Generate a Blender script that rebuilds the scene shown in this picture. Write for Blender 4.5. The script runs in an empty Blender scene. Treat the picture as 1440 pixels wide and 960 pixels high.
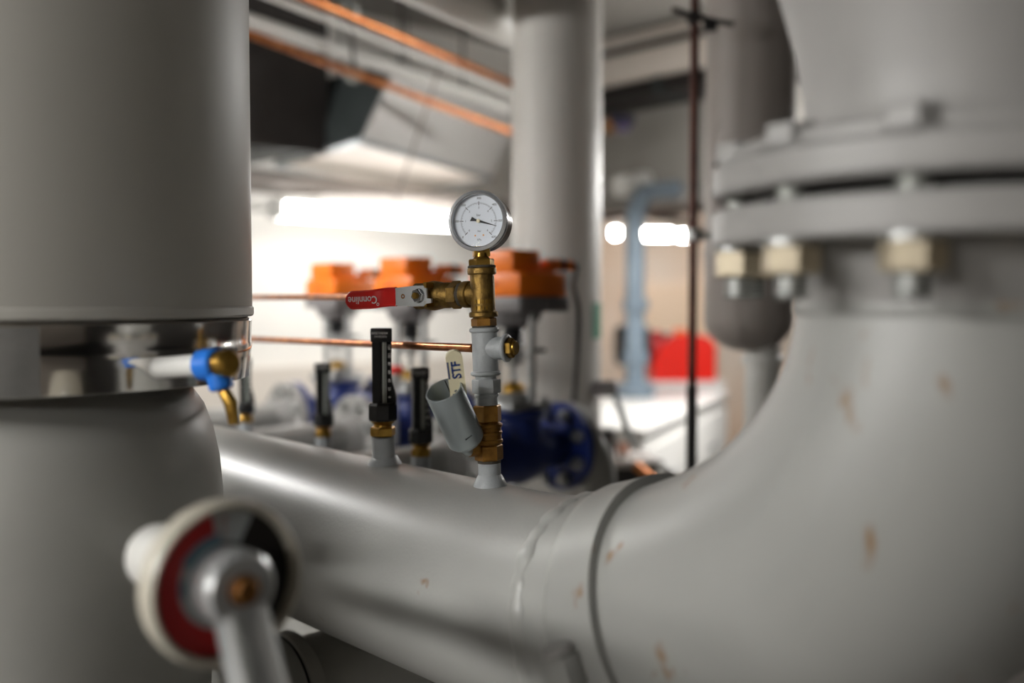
import bpy, bmesh, math, random
from mathutils import Matrix, Vector
random.seed(7)
SC = bpy.context.scene
COL = SC.collection
PI = math.pi
# ------------------------------------------------------------------ camera
EYE = 1.85
FPX = 1400.0
PITCH = math.atan(60 / FPX)
cam_d = bpy.data.cameras.new('camera')
cam = bpy.data.objects.new('camera', cam_d); COL.objects.link(cam)
cam.location = (0, 0, EYE)
cam.rotation_euler = (PI / 2 - PITCH, 0, 0)
cam_d.sensor_width = 36.0
cam_d.lens = 36.0 * FPX / 1440.0
cam_d.clip_start = 0.05; cam_d.clip_end = 60
cam_d.dof.use_dof = True
cam_d.dof.focus_distance = 1.06
cam_d.dof.aperture_fstop = 1.8
SC.camera = cam
# ------------------------------------------------------------------ world, exposure
world = bpy.data.worlds.new('world'); SC.world = world
world.use_nodes = True
world.node_tree.nodes['Background'].inputs[0].default_value = (0.8, 0.87, 1.0, 1)
world.node_tree.nodes['Background'].inputs[1].default_value = 0.03
vs = SC.view_settings
vs.view_transform = 'Standard'; vs.look = 'None'; vs.exposure = 0.18; vs.gamma = 1.0
vs.use_curve_mapping = False
LAMP_NEAR, LAMP_WALL, LAMP_FAR = 70.0, 15.0, 90.0

# ------------------------------------------------------------------ frame helpers
cp, sp = math.cos(PITCH), math.sin(PITCH)
def U(px, py, dep):
    """world point seen at picture position (px,py) at a distance dep along the view axis"""
    a = (px - 720) / FPX * dep; b = (480 - py) / FPX * dep
    return Vector((a, dep * cp + b * sp, EYE - dep * sp + b * cp))
D = Vector((-0.68, 0.73, 0)).normalized()      # along the big header, away from the camera
E = Vector((D.y, -D.x, 0))                     # level, square to the header, away to the right
UP = Vector((0, 0, 1))
def frame(o, z=UP, x=None):
    z = Vector(z).normalized()
    x = Vector(x) if x is not None else (Vector((1, 0, 0)) if abs(z.x) < 0.9 else Vector((0, 1, 0)))
    x = (x - z * x.dot(z)).normalized(); y = z.cross(x)
    m = Matrix((x, y, z)).transposed().to_4x4(); m.translation = Vector(o)
    return m
def axyz(o, x, z): return frame(o, z, x)

# ------------------------------------------------------------------ mesh helpers
class G:
    def __init__(s): s.v = []; s.f = []
    def add(s, v, f, m=None):
        b = len(s.v)
        s.v += [(m @ Vector(p)) if m is not None else Vector(p) for p in v]
        s.f += [[i + b for i in q] for q in f]
        return s
    def lathe(s, prof, n=32, m=None, cap=True, rot=0.0, arc=None):
        v = []; f = []; k = len(prof)
        full = arc is None; cnt = n if full else n + 1
        for i in range(cnt):
            a = rot + (2 * PI if full else arc) * i / n
            for r, z in prof: v.append((r * math.cos(a), r * math.sin(a), z))
        for i in range(n):
            j = (i + 1) % cnt
            for q in range(k - 1):
                f.append([i * k + q, j * k + q, j * k + q + 1, i * k + q + 1])
        if cap and full:
            if prof[0][0] > 1e-5: f.append([i * k for i in range(n)][::-1])
            if prof[-1][0] > 1e-5: f.append([i * k + k - 1 for i in range(n)])
        return s.add(v, f, m)
    def cyl(s, r, z0, z1, n=24, m=None, ch=0.0, rot=0.0):
        p = [(r, z0), (r, z1)] if ch <= 0 else [(r - ch, z0), (r, z0 + ch), (r, z1 - ch), (r - ch, z1)]
        return s.lathe(p, n, m, rot=rot)
    def hexa(s, af, z0, z1, m=None, ch=0.0008, rot=0.0):
        return s.cyl(af / math.sqrt(3), z0, z1, 6, m, ch, rot)
    def ring(s, r0, r1, z0, z1, n=32, m=None, ch=0.0):
        p = [(r0, z0), (r1 - ch, z0), (r1, z0 + ch), (r1, z1 - ch), (r1 - ch, z1), (r0, z1), (r0, z0)]
        return s.lathe(p, n, m, cap=False)
    def bead(s, r, z, h, t, n=32, m=None, k=6):
        p = [(r - 0.001, z - h)] + [(r + t * math.cos(a), z + h * math.sin(a)) for a in [(-PI / 2) + PI * i / k for i in range(k + 1)]] + [(r - 0.001, z + h)]
        return s.lathe(p, n, m, cap=False)
    def box(s, x0, x1, y0, y1, z0, z1, m=None, ch=0.0):
        if ch <= 0:
            v = [(x, y, z) for z in (z0, z1) for y in (y0, y1) for x in (x0, x1)]
            return s.add(v, [[0, 2, 3, 1], [4, 5, 7, 6], [0, 1, 5, 4], [2, 6, 7, 3], [0, 4, 6, 2], [1, 3, 7, 5]], m)
        bm = bmesh.new(); bmesh.ops.create_cube(bm, size=1.0)
        for q in bm.verts:
            q.co = Vector(((x0 + x1) / 2 + q.co.x * (x1 - x0), (y0 + y1) / 2 + q.co.y * (y1 - y0), (z0 + z1) / 2 + q.co.z * (z1 - z0)))
        bmesh.ops.bevel(bm, geom=list(bm.edges), offset=ch, segments=2, profile=0.5, affect='EDGES')
        bm.verts.index_update()
        v = [q.co.copy() for q in bm.verts]; f = [[q.index for q in g.verts] for g in bm.faces]; bm.free()
        return s.add(v, f, m)
    def prism(s, poly, z0, z1, m=None):
        n = len(poly)
        v = [(x, y, z0) for x, y in poly] + [(x, y, z1) for x, y in poly]
        f = [list(range(n))[::-1], list(range(n, 2 * n))] + [[i, (i + 1) % n, n + (i + 1) % n, n + i] for i in range(n)]
        return s.add(v, f, m)
    def loft(s, rings, closed_caps=True, m=None):
        n = len(rings[0]); v = [p for r in rings for p in r]; f = []
        for k in range(len(rings) - 1):
            for i in range(n):
                j = (i + 1) % n
                f.append([k * n + i, k * n + j, (k + 1) * n + j, (k + 1) * n + i])
        if closed_caps:
            f.append(list(range(n))[::-1]); f.append([(len(rings) - 1) * n + i for i in range(n)])
        return s.add(v, f, m)
    def tube(s, pts, r, n=16, m=None, caps=True):
        pts = [Vector(p) for p in pts]; rings = []
        rr = r if isinstance(r, (list, tuple)) else [r] * len(pts)
        t0 = (pts[1] - pts[0]).normalized()
        ref = Vector((0, 0, 1)) if abs(t0.z) < 0.9 else Vector((1, 0, 0))
        x = (ref - t0 * ref.dot(t0)).normalized()
        for i, p in enumerate(pts):
            a = pts[min(i + 1, len(pts) - 1)] - pts[max(i - 1, 0)]
            t = a.normalized(); x = (x - t * x.dot(t)).normalized(); y = t.cross(x)
            rings.append([p + (x * math.cos(2 * PI * k / n) + y * math.sin(2 * PI * k / n)) * rr[i] for k in range(n)])
        return s.loft(rings, caps, m)
def fillet(pts, r, k=8):
    """round the corners of a polyline"""
    pts = [Vector(p) for p in pts]; out = [pts[0]]
    for i in range(1, len(pts) - 1):
        a, b, c = pts[i - 1], pts[i], pts[i + 1]
        u = (a - b).normalized(); w = (c - b).normalized()
        p0, p1 = b + u * r, b + w * r
        for q in range(k + 1):
            t = q / k
            out.append(p0 * (1 - t) ** 2 + b * 2 * t * (1 - t) + p1 * t * t)
    out.append(pts[-1]); return out
def build(name, g, mat, parent=None, smooth=True, mtx=None, ang=35, label=None):
    me = bpy.data.meshes.new(name)
    me.from_pydata([tuple(p) for p in g.v], [], g.f); me.update()
    bm = bmesh.new(); bm.from_mesh(me); bmesh.ops.recalc_face_normals(bm, faces=bm.faces); bm.to_mesh(me); bm.free()
    if smooth:
        me.polygons.foreach_set('use_smooth', [True] * len(me.polygons))
        me.set_sharp_from_angle(angle=math.radians(ang))
    me.materials.append(mat)
    o = bpy.data.objects.new(name, me); COL.objects.link(o)
    if parent is not None: o.parent = parent
    if mtx is not None: o.matrix_local = mtx
    if label: o['label'] = label
    return o
def thing(name, label, cat, mtx, group=None):
    o = bpy.data.objects.new(name, None); COL.objects.link(o)
    o.empty_display_size = 0.03; o.matrix_world = mtx
    o['label'] = label; o['category'] = cat
    if group: o['group'] = group
    return o
def tag(o, label, cat, group=None):
    o['label'] = label; o['category'] = cat
    if group: o['group'] = group
    return o
def struct(o): o['kind'] = 'structure'; return o
def copy_tree(o, parent=None):
    c = o.copy(); COL.objects.link(c)
    if parent is not None: c.parent = parent
    for ch in list(o.children): copy_tree(ch, c)
    return c
def lettering(name, txt, size, mat, parent, mtx, bold=0.0, align='CENTER', thick=0.00015):
    cu = bpy.data.curves.new(name, 'FONT'); cu.body = txt; cu.size = size
    cu.align_x = align; cu.align_y = 'CENTER'; cu.extrude = thick; cu.offset = bold; cu.resolution_u = 3
    t = bpy.data.objects.new(name, cu); COL.objects.link(t)
    bpy.context.view_layer.update()
    me = bpy.data.meshes.new_from_object(t.evaluated_get(bpy.context.evaluated_depsgraph_get()))
    bpy.data.objects.remove(t); bpy.data.curves.remove(cu)
    me.materials.clear(); me.materials.append(mat)
    o = bpy.data.objects.new(name, me); COL.objects.link(o)
    o.parent = parent; o.matrix_local = mtx
    return o

# ------------------------------------------------------------------ materials
def lin(c): return tuple((x / 255 / 12.92) if x / 255 <= 0.04045 else ((x / 255 + 0.055) / 1.055) ** 2.4 for x in c) + (1,)
def mat(name, rgb, rough=0.5, metal=0.0, var=0.0, vscale=20.0, bump=0.0, bscale=200.0, rgb2=None, spots=None, stretch=(1, 1, 1), emit=None, coat=0.0, alpha=None, rvar=0.0):
    m = bpy.data.materials.new(name); m.use_nodes = True
    nt = m.node_tree; b = nt.nodes['Principled BSDF']
    b.inputs['Roughness'].default_value = rough; b.inputs['Metallic'].default_value = metal
    b.inputs['Coat Weight'].default_value = coat
    base = lin(rgb); b.inputs['Base Color'].default_value = base
    tc = nt.nodes.new('ShaderNodeTexCoord'); mp = nt.nodes.new('ShaderNodeMapping')
    mp.inputs['Scale'].default_value = stretch
    nt.links.new(tc.outputs['Object'], mp.inputs['Vector'])
    last = None
    if var > 0 or rgb2:
        n = nt.nodes.new('ShaderNodeTexNoise'); n.inputs['Scale'].default_value = vscale; n.inputs['Detail'].default_value = 5
        nt.links.new(mp.outputs['Vector'], n.inputs['Vector'])
        cr = nt.nodes.new('ShaderNodeValToRGB')
        c2 = lin(rgb2) if rgb2 else tuple(x * (1 - var) for x in base[:3]) + (1,)
        cr.color_ramp.elements[0].position = 0.3; cr.color_ramp.elements[1].position = 0.7
        cr.color_ramp.elements[0].color = c2; cr.color_ramp.elements[1].color = base
        nt.links.new(n.outputs['Fac'], cr.inputs['Fac']); last = cr.outputs['Color']
        if rvar > 0:
            mr = nt.nodes.new('ShaderNodeMapRange'); mr.inputs['To Min'].default_value = rough - rvar; mr.inputs['To Max'].default_value = rough + rvar
            nt.links.new(n.outputs['Fac'], mr.inputs['Value']); nt.links.new(mr.outputs['Result'], b.inputs['Roughness'])
    if spots:
        col, scale, thr, st = spots
        mp2 = nt.nodes.new('ShaderNodeMapping'); mp2.inputs['Scale'].default_value = st
        nt.links.new(tc.outputs['Object'], mp2.inputs['Vector'])
        n2 = nt.nodes.new('ShaderNodeTexNoise'); n2.inputs['Scale'].default_value = scale; n2.inputs['Detail'].default_value = 3
        nt.links.new(mp2.outputs['Vector'], n2.inputs['Vector'])
        r2 = nt.nodes.new('ShaderNodeValToRGB'); r2.color_ramp.elements[0].position = thr; r2.color_ramp.elements[1].position = thr + 0.07
        nt.links.new(n2.outputs['Fac'], r2.inputs['Fac'])
        mx = nt.nodes.new('ShaderNodeMix'); mx.data_type = 'RGBA'
        if last is not None: nt.links.new(last, mx.inputs[6])
        else: mx.inputs[6].default_value = base
        mx.inputs[7].default_value = lin(col)
        nt.links.new(r2.outputs['Color'], mx.inputs[0]); last = mx.outputs[2]
    if last is not None: nt.links.new(last, b.inputs['Base Color'])
    if bump > 0:
        nb = nt.nodes.new('ShaderNodeTexNoise'); nb.inputs['Scale'].default_value = bscale; nb.inputs['Detail'].default_value = 4
        nt.links.new(mp.outputs['Vector'], nb.inputs['Vector'])
        bp = nt.nodes.new('ShaderNodeBump'); bp.inputs['Strength'].default_value = bump; bp.inputs['Distance'].default_value = 0.002
        nt.links.new(nb.outputs['Fac'], bp.inputs['Height']); nt.links.new(bp.outputs['Normal'], b.inputs['Normal'])
    if emit:
        b.inputs['Emission Color'].default_value = tuple(emit[0]) + (1,); b.inputs['Emission Strength'].default_value = emit[1]
    if alpha is not None: b.inputs['Alpha'].default_value = alpha
    return m
RUST = (128, 96, 58)
M = {}
M['paint'] = mat('grey_pipe_paint', (160, 160, 156), 0.36, var=0.12, vscale=9, bump=0.10, bscale=260, spots=(RUST, 26, 0.72, (1, 1, 1)), rvar=0.06)
M['paint_elbow'] = mat('grey_elbow_paint', (154, 154, 150), 0.42, var=0.10, vscale=8, bump=0.08, bscale=200, spots=(RUST, 38, 0.665, (1, 1, 0.45)))
M['paint_vessel'] = mat('grey_vessel_paint', (165, 164, 158), 0.40, var=0.16, vscale=6, bump=0.06, bscale=120, spots=((112, 86, 56), 22, 0.71, (1, 1, 0.15)), rvar=0.08)
M['paint_small'] = mat('grey_fitting_paint', (172, 176, 178), 0.40, var=0.18, vscale=60, bump=0.25, bscale=500)
M['primer'] = mat('flange_paint', (156, 154, 151), 0.45, var=0.1, vscale=15, bump=0.08, bscale=150)
M['gasket'] = mat('black_gasket', (22, 22, 22), 0.8)
M['zinc_nut'] = mat('yellow_zinc_nut', (190, 177, 152), 0.45, 0.4, var=0.25, vscale=60)
M['shank'] = mat('dull_bolt_steel', (150, 152, 146), 0.5, 0.6, var=0.3, vscale=80)
M['zinc'] = mat('zinc_bolt', (190, 192, 190), 0.32, 0.85, var=0.2, vscale=80)
M['jacket'] = mat('grey_jacket', (180, 177, 169), 0.45, var=0.05, vscale=3)
M['polished'] = mat('polished_cladding', (225, 222, 218), 0.13, 1.0, var=0.05, vscale=5, bump=0.06, bscale=14)
M['dark_foam'] = mat('dark_insulation', (44, 42, 41), 0.9, bump=0.3, bscale=90)
M['brass'] = mat('aged_brass', (158, 126, 66), 0.46, 0.85, rgb2=(98, 76, 40), vscale=90, bump=0.35, bscale=420, rvar=0.1)
M['brass_b'] = mat('bright_brass', (200, 160, 78), 0.28, 0.95, rgb2=(142, 108, 46), vscale=60, bump=0.1, bscale=300)
M['brass_o'] = mat('dull_brass', (164, 118, 52), 0.42, 0.75, rgb2=(118, 82, 34), vscale=70, bump=0.2, bscale=300)
M['hemp'] = mat('sealing_hemp', (74, 68, 58), 0.9, bump=0.6, bscale=900)
M['copper'] = mat('copper', (206, 134, 78), 0.3, 0.95, rgb2=(150, 84, 46), vscale=40)
M['copper_dark'] = mat('dark_copper', (92, 50, 36), 0.45, 0.4, rgb2=(58, 30, 24), vscale=20)
M['chrome'] = mat('chromed_steel', (212, 214, 216), 0.16, 1.0)
M['steel'] = mat('brushed_steel', (188, 190, 190), 0.3, 0.9, var=0.15, vscale=50)
M['case'] = mat('gauge_case', (92, 84, 80), 0.25, 0.9, var=0.2, vscale=30)
M['dial'] = mat('dial_white', (226, 232, 240), 0.5)
M['ink'] = mat('black_ink', (30, 30, 34), 0.6)
M['ink_soft'] = mat('grey_ink', (92, 96, 106), 0.6)
M['ink_blue'] = mat('blue_ink', (28, 58, 120), 0.5)
M['ink_white'] = mat('white_ink', (222, 222, 220), 0.6)
M['red_ink'] = mat('red_ink', (170, 40, 44), 0.6)
M['orange_ink'] = mat('orange_ink', (232, 168, 96), 0.6)
M['red_grip'] = mat('red_vinyl_grip', (214, 28, 24), 0.32, var=0.06, vscale=30, coat=0.2)
M['cream'] = mat('cream_plastic', (232, 222, 188), 0.4, var=0.04, vscale=20)
M['galv'] = mat('galvanised_tube', (178, 187, 189), 0.36, 0.6, var=0.22, vscale=30, stretch=(1, 1, 0.3), bump=0.05, bscale=100)
M['black'] = mat('black_plastic', (22, 22, 23), 0.38, var=0.1, vscale=30)
M['glasswhite'] = mat('glass_thermometer', (196, 202, 196), 0.12)
M['orange'] = mat('orange_plastic', (250, 126, 18), 0.42, var=0.05, vscale=10)
M['grey_pl'] = mat('grey_plastic', (128, 124, 124), 0.45, var=0.06, vscale=20)
M['blue'] = mat('blue_valve_paint', (34, 52, 118), 0.36, var=0.15, vscale=20, bump=0.1, bscale=150)
M['blue_b'] = mat('bright_blue', (36, 112, 206), 0.35)
M['cable'] = mat('black_cable', (58, 54, 54), 0.5)
M['red'] = mat('red_enamel', (238, 30, 8), 0.35, coat=0.3)
M['wall'] = mat('white_wall_paint', (232, 229, 223), 0.7, var=0.04, vscale=2, bump=0.05, bscale=60)
M['wall_low'] = mat('beige_wall_paint', (206, 198, 188), 0.7, var=0.06, vscale=3)
M['wall_far'] = mat('peach_wall_paint', (232, 218, 204), 0.75, rgb2=(232, 200, 172), vscale=0.9)
M['wall_side'] = mat('grey_wall_paint', (124, 121, 117), 0.8, var=0.05, vscale=2)
M['wall_dark'] = mat('dark_grey_wall_paint', (78, 76, 74), 0.8, var=0.05, vscale=2)
M['floor'] = mat('concrete_floor', (92, 89, 85), 0.5, var=0.2, vscale=3)
M['ceil'] = mat('ceiling_unlit_tone', (24, 25, 25), 0.85, var=0.15, vscale=3)  # dark tone stands in for the ceiling being unlit
M['soffit'] = mat('grey_soffit', (150, 146, 140), 0.75, var=0.05, vscale=3)
M['duct'] = mat('galvanised_duct', (164, 170, 172), 0.34, 0.75, var=0.18, vscale=8)
M['duct_lit_tone'] = mat('lit_tone_duct', (206, 204, 201), 0.45, 0.2, var=0.08, vscale=4)  # lighter copy of the duct metal for its lit sides
M['satin'] = mat('satin_steel', (214, 216, 216), 0.34, 0.55, var=0.06, vscale=40)
M['bezel'] = mat('bezel_steel', (214, 216, 220), 0.24, 0.8)
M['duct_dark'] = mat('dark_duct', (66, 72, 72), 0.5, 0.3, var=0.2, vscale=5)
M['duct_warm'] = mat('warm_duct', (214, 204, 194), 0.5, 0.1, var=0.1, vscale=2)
M['dark_iron'] = mat('dark_iron', (48, 44, 42), 0.55, 0.3, var=0.2, vscale=20)
M['insul'] = mat('pale_pipe_jacket', (216, 215, 210), 0.5, var=0.05, vscale=4)
M['column'] = mat('column_jacket', (190, 187, 181), 0.5, var=0.04, vscale=4)
M['vessel_back'] = mat('taupe_jacket', (158, 150, 144), 0.5, var=0.05, vscale=4)
M['bluepipe'] = mat('blue_grey_pipe', (134, 150, 164), 0.4, 0.2, var=0.15, vscale=15)
M['cab'] = mat('white_cabinet', (226, 224, 220), 0.4, var=0.03, vscale=4)
M['white_pl'] = mat('white_plastic', (204, 203, 198), 0.35, var=0.03, vscale=10)
M['ivory'] = mat('ivory_rim', (184, 178, 163), 0.4, var=0.05, vscale=15)
M['greydial'] = mat('grey_dial', (176, 182, 184), 0.45)
M['bluegrey'] = mat('blue_grey_dial', (108, 136, 152), 0.45)
M['red_dull'] = mat('red_dial', (196, 36, 38), 0.5, var=0.12, vscale=40)
M['rust_bolt'] = mat('rusty_brass_bolt', (170, 118, 66), 0.4, 0.8, var=0.3, vscale=60)
M['green'] = mat('green_paint', (70, 128, 104), 0.5)
def lampmat(name, s, c=(1.0, 0.985, 0.955)): return mat(name, (245, 245, 245), 0.5, emit=(c, s))
M['lamp_near'] = lampmat('lamp_diffuser_near', LAMP_NEAR)
M['lamp_wall'] = lampmat('lamp_diffuser_wall', LAMP_WALL)
M['lamp_far'] = lampmat('lamp_diffuser_far', LAMP_FAR)
def glassmat():
    m = bpy.data.materials.new('clear_lens'); m.use_nodes = True; nt = m.node_tree; nt.nodes.clear()
    o = nt.nodes.new('ShaderNodeOutputMaterial'); mx = nt.nodes.new('ShaderNodeMixShader')
    t = nt.nodes.new('ShaderNodeBsdfTransparent'); g = nt.nodes.new('ShaderNodeBsdfGlossy'); fr = nt.nodes.new('ShaderNodeFresnel')
    g.inputs['Roughness'].default_value = 0.03; fr.inputs['IOR'].default_value = 1.22
    nt.links.new(fr.outputs[0], mx.inputs[0]); nt.links.new(t.outputs[0], mx.inputs[1]); nt.links.new(g.outputs[0], mx.inputs[2]); nt.links.new(mx.outputs[0], o.inputs[0])
    return m
M['lens'] = glassmat()

# ================================================================== SETTING
def quadbox(name, m, *a, **k): return struct(build(name, G().box(*a, **k), m, smooth=False))
X0, X1, Y0, Y1, ZC = -5.0, 5.0, -3.5, 9.0, 3.25
quadbox('floor', M['floor'], X0 - .1, X1 + .1, Y0 - .1, Y1 + .1, -0.1, 0)
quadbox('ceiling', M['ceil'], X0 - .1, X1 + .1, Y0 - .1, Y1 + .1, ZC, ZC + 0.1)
quadbox('wall_left', M['wall_side'], X0 - .1, X0, Y0, Y1, 0, ZC)
quadbox('wall_right', M['wall_dark'], X1, X1 + .1, Y0, Y1, 0, ZC)
quadbox('wall_behind', M['wall_low'], X0 - .1, X1 + .1, Y0 - .1, Y0, 0, ZC)
quadbox('wall_far', M['wall_far'], X0 - .1, X1 + .1, Y1, Y1 + .1, 0, ZC)
# partition wall with the strip light: parallel to E, 3.35 m out along D
WD = 3.6
WF = axyz(D * WD, E, UP)        # x along E, y = D outwards, z up
wl = struct(build('wall_partition', G().box(-4.2, 3.42, 0.0, 0.12, 0, ZC, WF), M['wall'], smooth=False))
build('dado_panel', G().box(-4.2, 3.42, -0.035, 0.0, 0, EYE - 0.275, WF, ch=0.004), M['wall_low'], wl)

def strip_lamp(label, c, along, length, w, h, m, cat='lamp', group=None, rod=True):
    mt = axyz(c, along, UP)
    t = thing('strip_lamp', label, cat, mt, group)
    build('diffuser', G().box(-length / 2, length / 2, -w / 2, w / 2, -h * 0.5, h * 0.4, ch=min(w, h) * 0.2), m, t)
    build('housing', G().box(-length / 2 - .01, length / 2 + .01, -w * .3, w * .3, h * .4, h * .62), M['white_pl'], t, smooth=False)
    for s in (-1, 1):
        build('end_cap', G().box(s * length / 2 - .012, s * length / 2 + .012, -w * .55, w * .55, -h * .52, h * .62, ch=.003), M['white_pl'], t)
        if rod: build('hanger_rod', G().cyl(.004, h * .6, ZC - c.z, 8, Matrix.Translation((s * length * .38, 0, 0))), M['steel'], t)
    return t
# the strip light seen in front of the partition
pa = U(384, 294, 3.5); pb = pa + E * 0.97; pb.z = pa.z
wlamp = strip_lamp('long glowing strip lamp hanging in front of the white wall', (pa + pb) / 2, E, 0.95, 0.08, 0.062, M['lamp_wall'], rod=False)
for q in (-.3, .3): build('wall_arm', G().box(q - .012, q + .012, 0, WD - pa.dot(D) - .001, .03, .045), M['white_pl'], wlamp, smooth=False)
# strip lights far back, right of the white column
for i, (xa, xb, y, dep, nm) in enumerate([(858, 872, 327, 7.2, 'short glowing lamp far back beside the white column'), (897, 946, 329, 7.6, 'wide glowing lamp far back right of the blue-grey pipe'), (952, 967, 331, 8.2, 'short glowing lamp far back beside the brown pipe')]):
    a, b = U(xa, y, dep), U(xb, y, dep)
    strip_lamp(nm, (a + b) / 2, Vector((1, 0, 0)), (b - a).length, 0.07, 0.06, M['lamp_far'], group='lamps far back')
# unseen strip lights, hung about the room for the light they give
for (x, y, z, ang, ln, nm) in [(-1.65, -0.05, 2.30, 133, 1.3, 'strip lamp hanging left of the insulated vessel'), (-1.35, 2.1, 2.42, 133, 0.55, 'strip lamp hanging behind the insulated vessel'), (-1.7, -2.0, 2.36, 133, 0.7, 'strip lamp hanging over the aisle behind the viewer'),
                           (1.2, 3.4, 2.3, 133, 0.9, 'added strip lamp hidden behind the right flange above the white cabinet'), (0.25, 6.0, 2.5, 0, 0.5, 'added strip lamp hidden far behind the pale riser'), (1.75, 6.6, 2.5, 0, 0.5, 'added strip lamp hidden far behind the taupe vessel')]:  # added out of sight to brighten the duct, cabinet and far wall
    a = math.radians(ang)
    strip_lamp(nm, Vector((x, y, z)), Vector((math.cos(a), math.sin(a), 0)), ln, 0.13, 0.08, M['lamp_near'], group='lamps outside the picture')

# ------------------------------------------------------------------ ceiling services
def run(name, label, cat, a, b, r, m, n=20, group=None, mids=()):
    base = Vector(a)
    g = G().tube([Vector(a) - base] + [Vector(q) - base for q in mids] + [Vector(b) - base], r, n)
    o = build(name, g, m); o.location = base
    return tag(o, label, cat, group)
def ext(p, q, t0, t1):
    p, q = Vector(p), Vector(q); return p + (q - p) * t0, p + (q - p) * t1
a, b = ext(U(430, -4, 2.5), U(720, 118, 3.5), -0.9, 1.22)
run('copper_pipe', 'upper bright copper pipe under the ceiling ending behind the white column', 'pipe', a, b, 0.012, M['copper'])
off = Vector((0, 0, -0.045))
run('conduit_pipe', 'thin pale conduit directly below the upper copper ceiling pipe', 'pipe', a + off * .75, b + off * .75, 0.010, M['insul'])
a, b = ext(U(350, 30, 2.6), U(580, 106, 3.25), -1.2, 1.85)
run('ceiling_pipe', 'pale grey pipe between the two copper ceiling pipes', 'pipe', a, b, 0.022, M['insul'])
a, b = ext(U(350, 47, 2.61), U(720, 186, 3.4), -1.0, 1.18)
run('copper_pipe', 'lower dull copper pipe crossing in front of the duct', 'pipe', a, b, 0.011, M['copper'])
a, b = ext(U(610, -20, 2.3), U(720, 34, 2.75), -1.5, 1.55)
run('insulated_pipe', 'thick pale insulated pipe at the top beside the white column', 'pipe', a, b, 0.06, M['insul'], 28)
# hanger with two rings
hp = U(492, 14, 2.68); hq = U(498, 104, 2.95)
t = thing('pipe_hanger', 'dark threaded hanger rod with rings holding the ceiling pipes', 'hanger', Matrix.Translation(hp))
build('rod', G().tube([Vector((0, 0, ZC - hp.z)), Vector((0, 0, 0)), hq - hp], 0.006, 10), M['dark_iron'], t)
for q in (Vector((0, 0, 0)), hq - hp):
    build('ring', G().ring(.019, .026, -.012, .012, 20, frame(q, Vector((.45, .9, 0)))), M['shank'], t)
# duct transition: a box with a skewed foot
P1, P2, P3 = U(388, 233, 3.72), U(508, 198, 3.15), U(692, 251, 4.14)
P1.z = P2.z = P3.z = EYE + 0.50
P4 = P1 + P3 - P2
dz = 0.95
tops = [Vector((p.x, p.y, EYE + .76)) + Vector((dx, dy, 0)) for p, dx, dy in ((P1, .0, .0), (P2, .11, .05), (P3, .11, .05), (P4, 0, 0))]
ctr = (P1 + P2 + P3 + P4) / 4
t = thing('air_duct', 'large angular metal air duct with a lit-coloured sloping side under the ceiling', 'duct', Matrix.Translation(ctr))
bot = [P1, P2, P3, P4]
def face_slab(a, b, c, d, th):
    n = (b - a).cross(d - a).normalized()
    if n.dot((a + c) / 2 - (ctr + Vector((0, 0, .4)))) < 0: n = -n
    ring0 = [p - ctr for p in (a, b, c, d)]; ring1 = [p - n * th - ctr for p in (a, b, c, d)]
    return G().loft([ring0, ring1])
build('bottom_panel', face_slab(*bot, .004), M['duct_warm'], t, smooth=False)  # bright colour stands in for the lamp reflected in the underside
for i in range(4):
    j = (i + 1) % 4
    build('side_panel', face_slab(bot[i], bot[j], tops[j], tops[i], .004), M['duct_dark'] if i in (0, 3) else M['duct_lit_tone'], t, smooth=False)  # lit and shaded sides of one duct put into the colour
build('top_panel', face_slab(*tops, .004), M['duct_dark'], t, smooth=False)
for i in range(4):
    p_ = (tops[i] * 3 + tops[(i + 2) % 4]) / 4
    build('hanger_rod', G().cyl(.005, p_.z - ctr.z - .002, ZC - ctr.z, 8, Matrix.Translation((p_.x - ctr.x, p_.y - ctr.y, 0))), M['dark_iron'], t)
fl = []
for i in range(4):
    j = (i + 1) % 4
    fl.append((bot[i], bot[j]))
gf = G()
for p, q in fl: gf.tube([p - ctr, q - ctr], .012, 4)
build('flange_rim', gf, M['duct'], t, smooth=False)
# second dark duct further left
K = [U(340, 245, 3.9), U(447, 214, 3.35)]
kz = EYE + 0.50
k0 = Vector((K[0].x - 1.4, K[0].y + 2.0, kz)); 
fm = axyz(Vector((K[1].x, K[1].y, kz)), (D * 1.0), UP)
t = thing('air_duct', 'dark rectangular air duct beside the left insulated pipe', 'duct', fm)
build('casing', G().box(0.0, 2.2, -0.02, 0.55, 0, ZC - kz - .02, ch=.006), M['duct_dark'], t)
build('flange_rim', G().box(-0.012, 0.012, -0.035, 0.565, -0.012, ZC - kz - .03), M['dark_iron'], t, smooth=False)
# round duct along the wall above the strip lamp
a, b = ext(U(355, 253, 3.45), U(690, 291, 4.45), -0.8, 1.3)
run('wall_pipe', 'grey brown round pipe running along the wall above the strip lamp', 'pipe', a, b, 0.042, M['vessel_back'], 24)
# thin wire slanting down from the duct
run('suspension_wire', 'thin pale wire slanting down in front of the duct and wall', 'wire', U(618, 96, 3.05), U(556, 285, 3.45), 0.0045, M['vessel_back'], 8, mids=())
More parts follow.
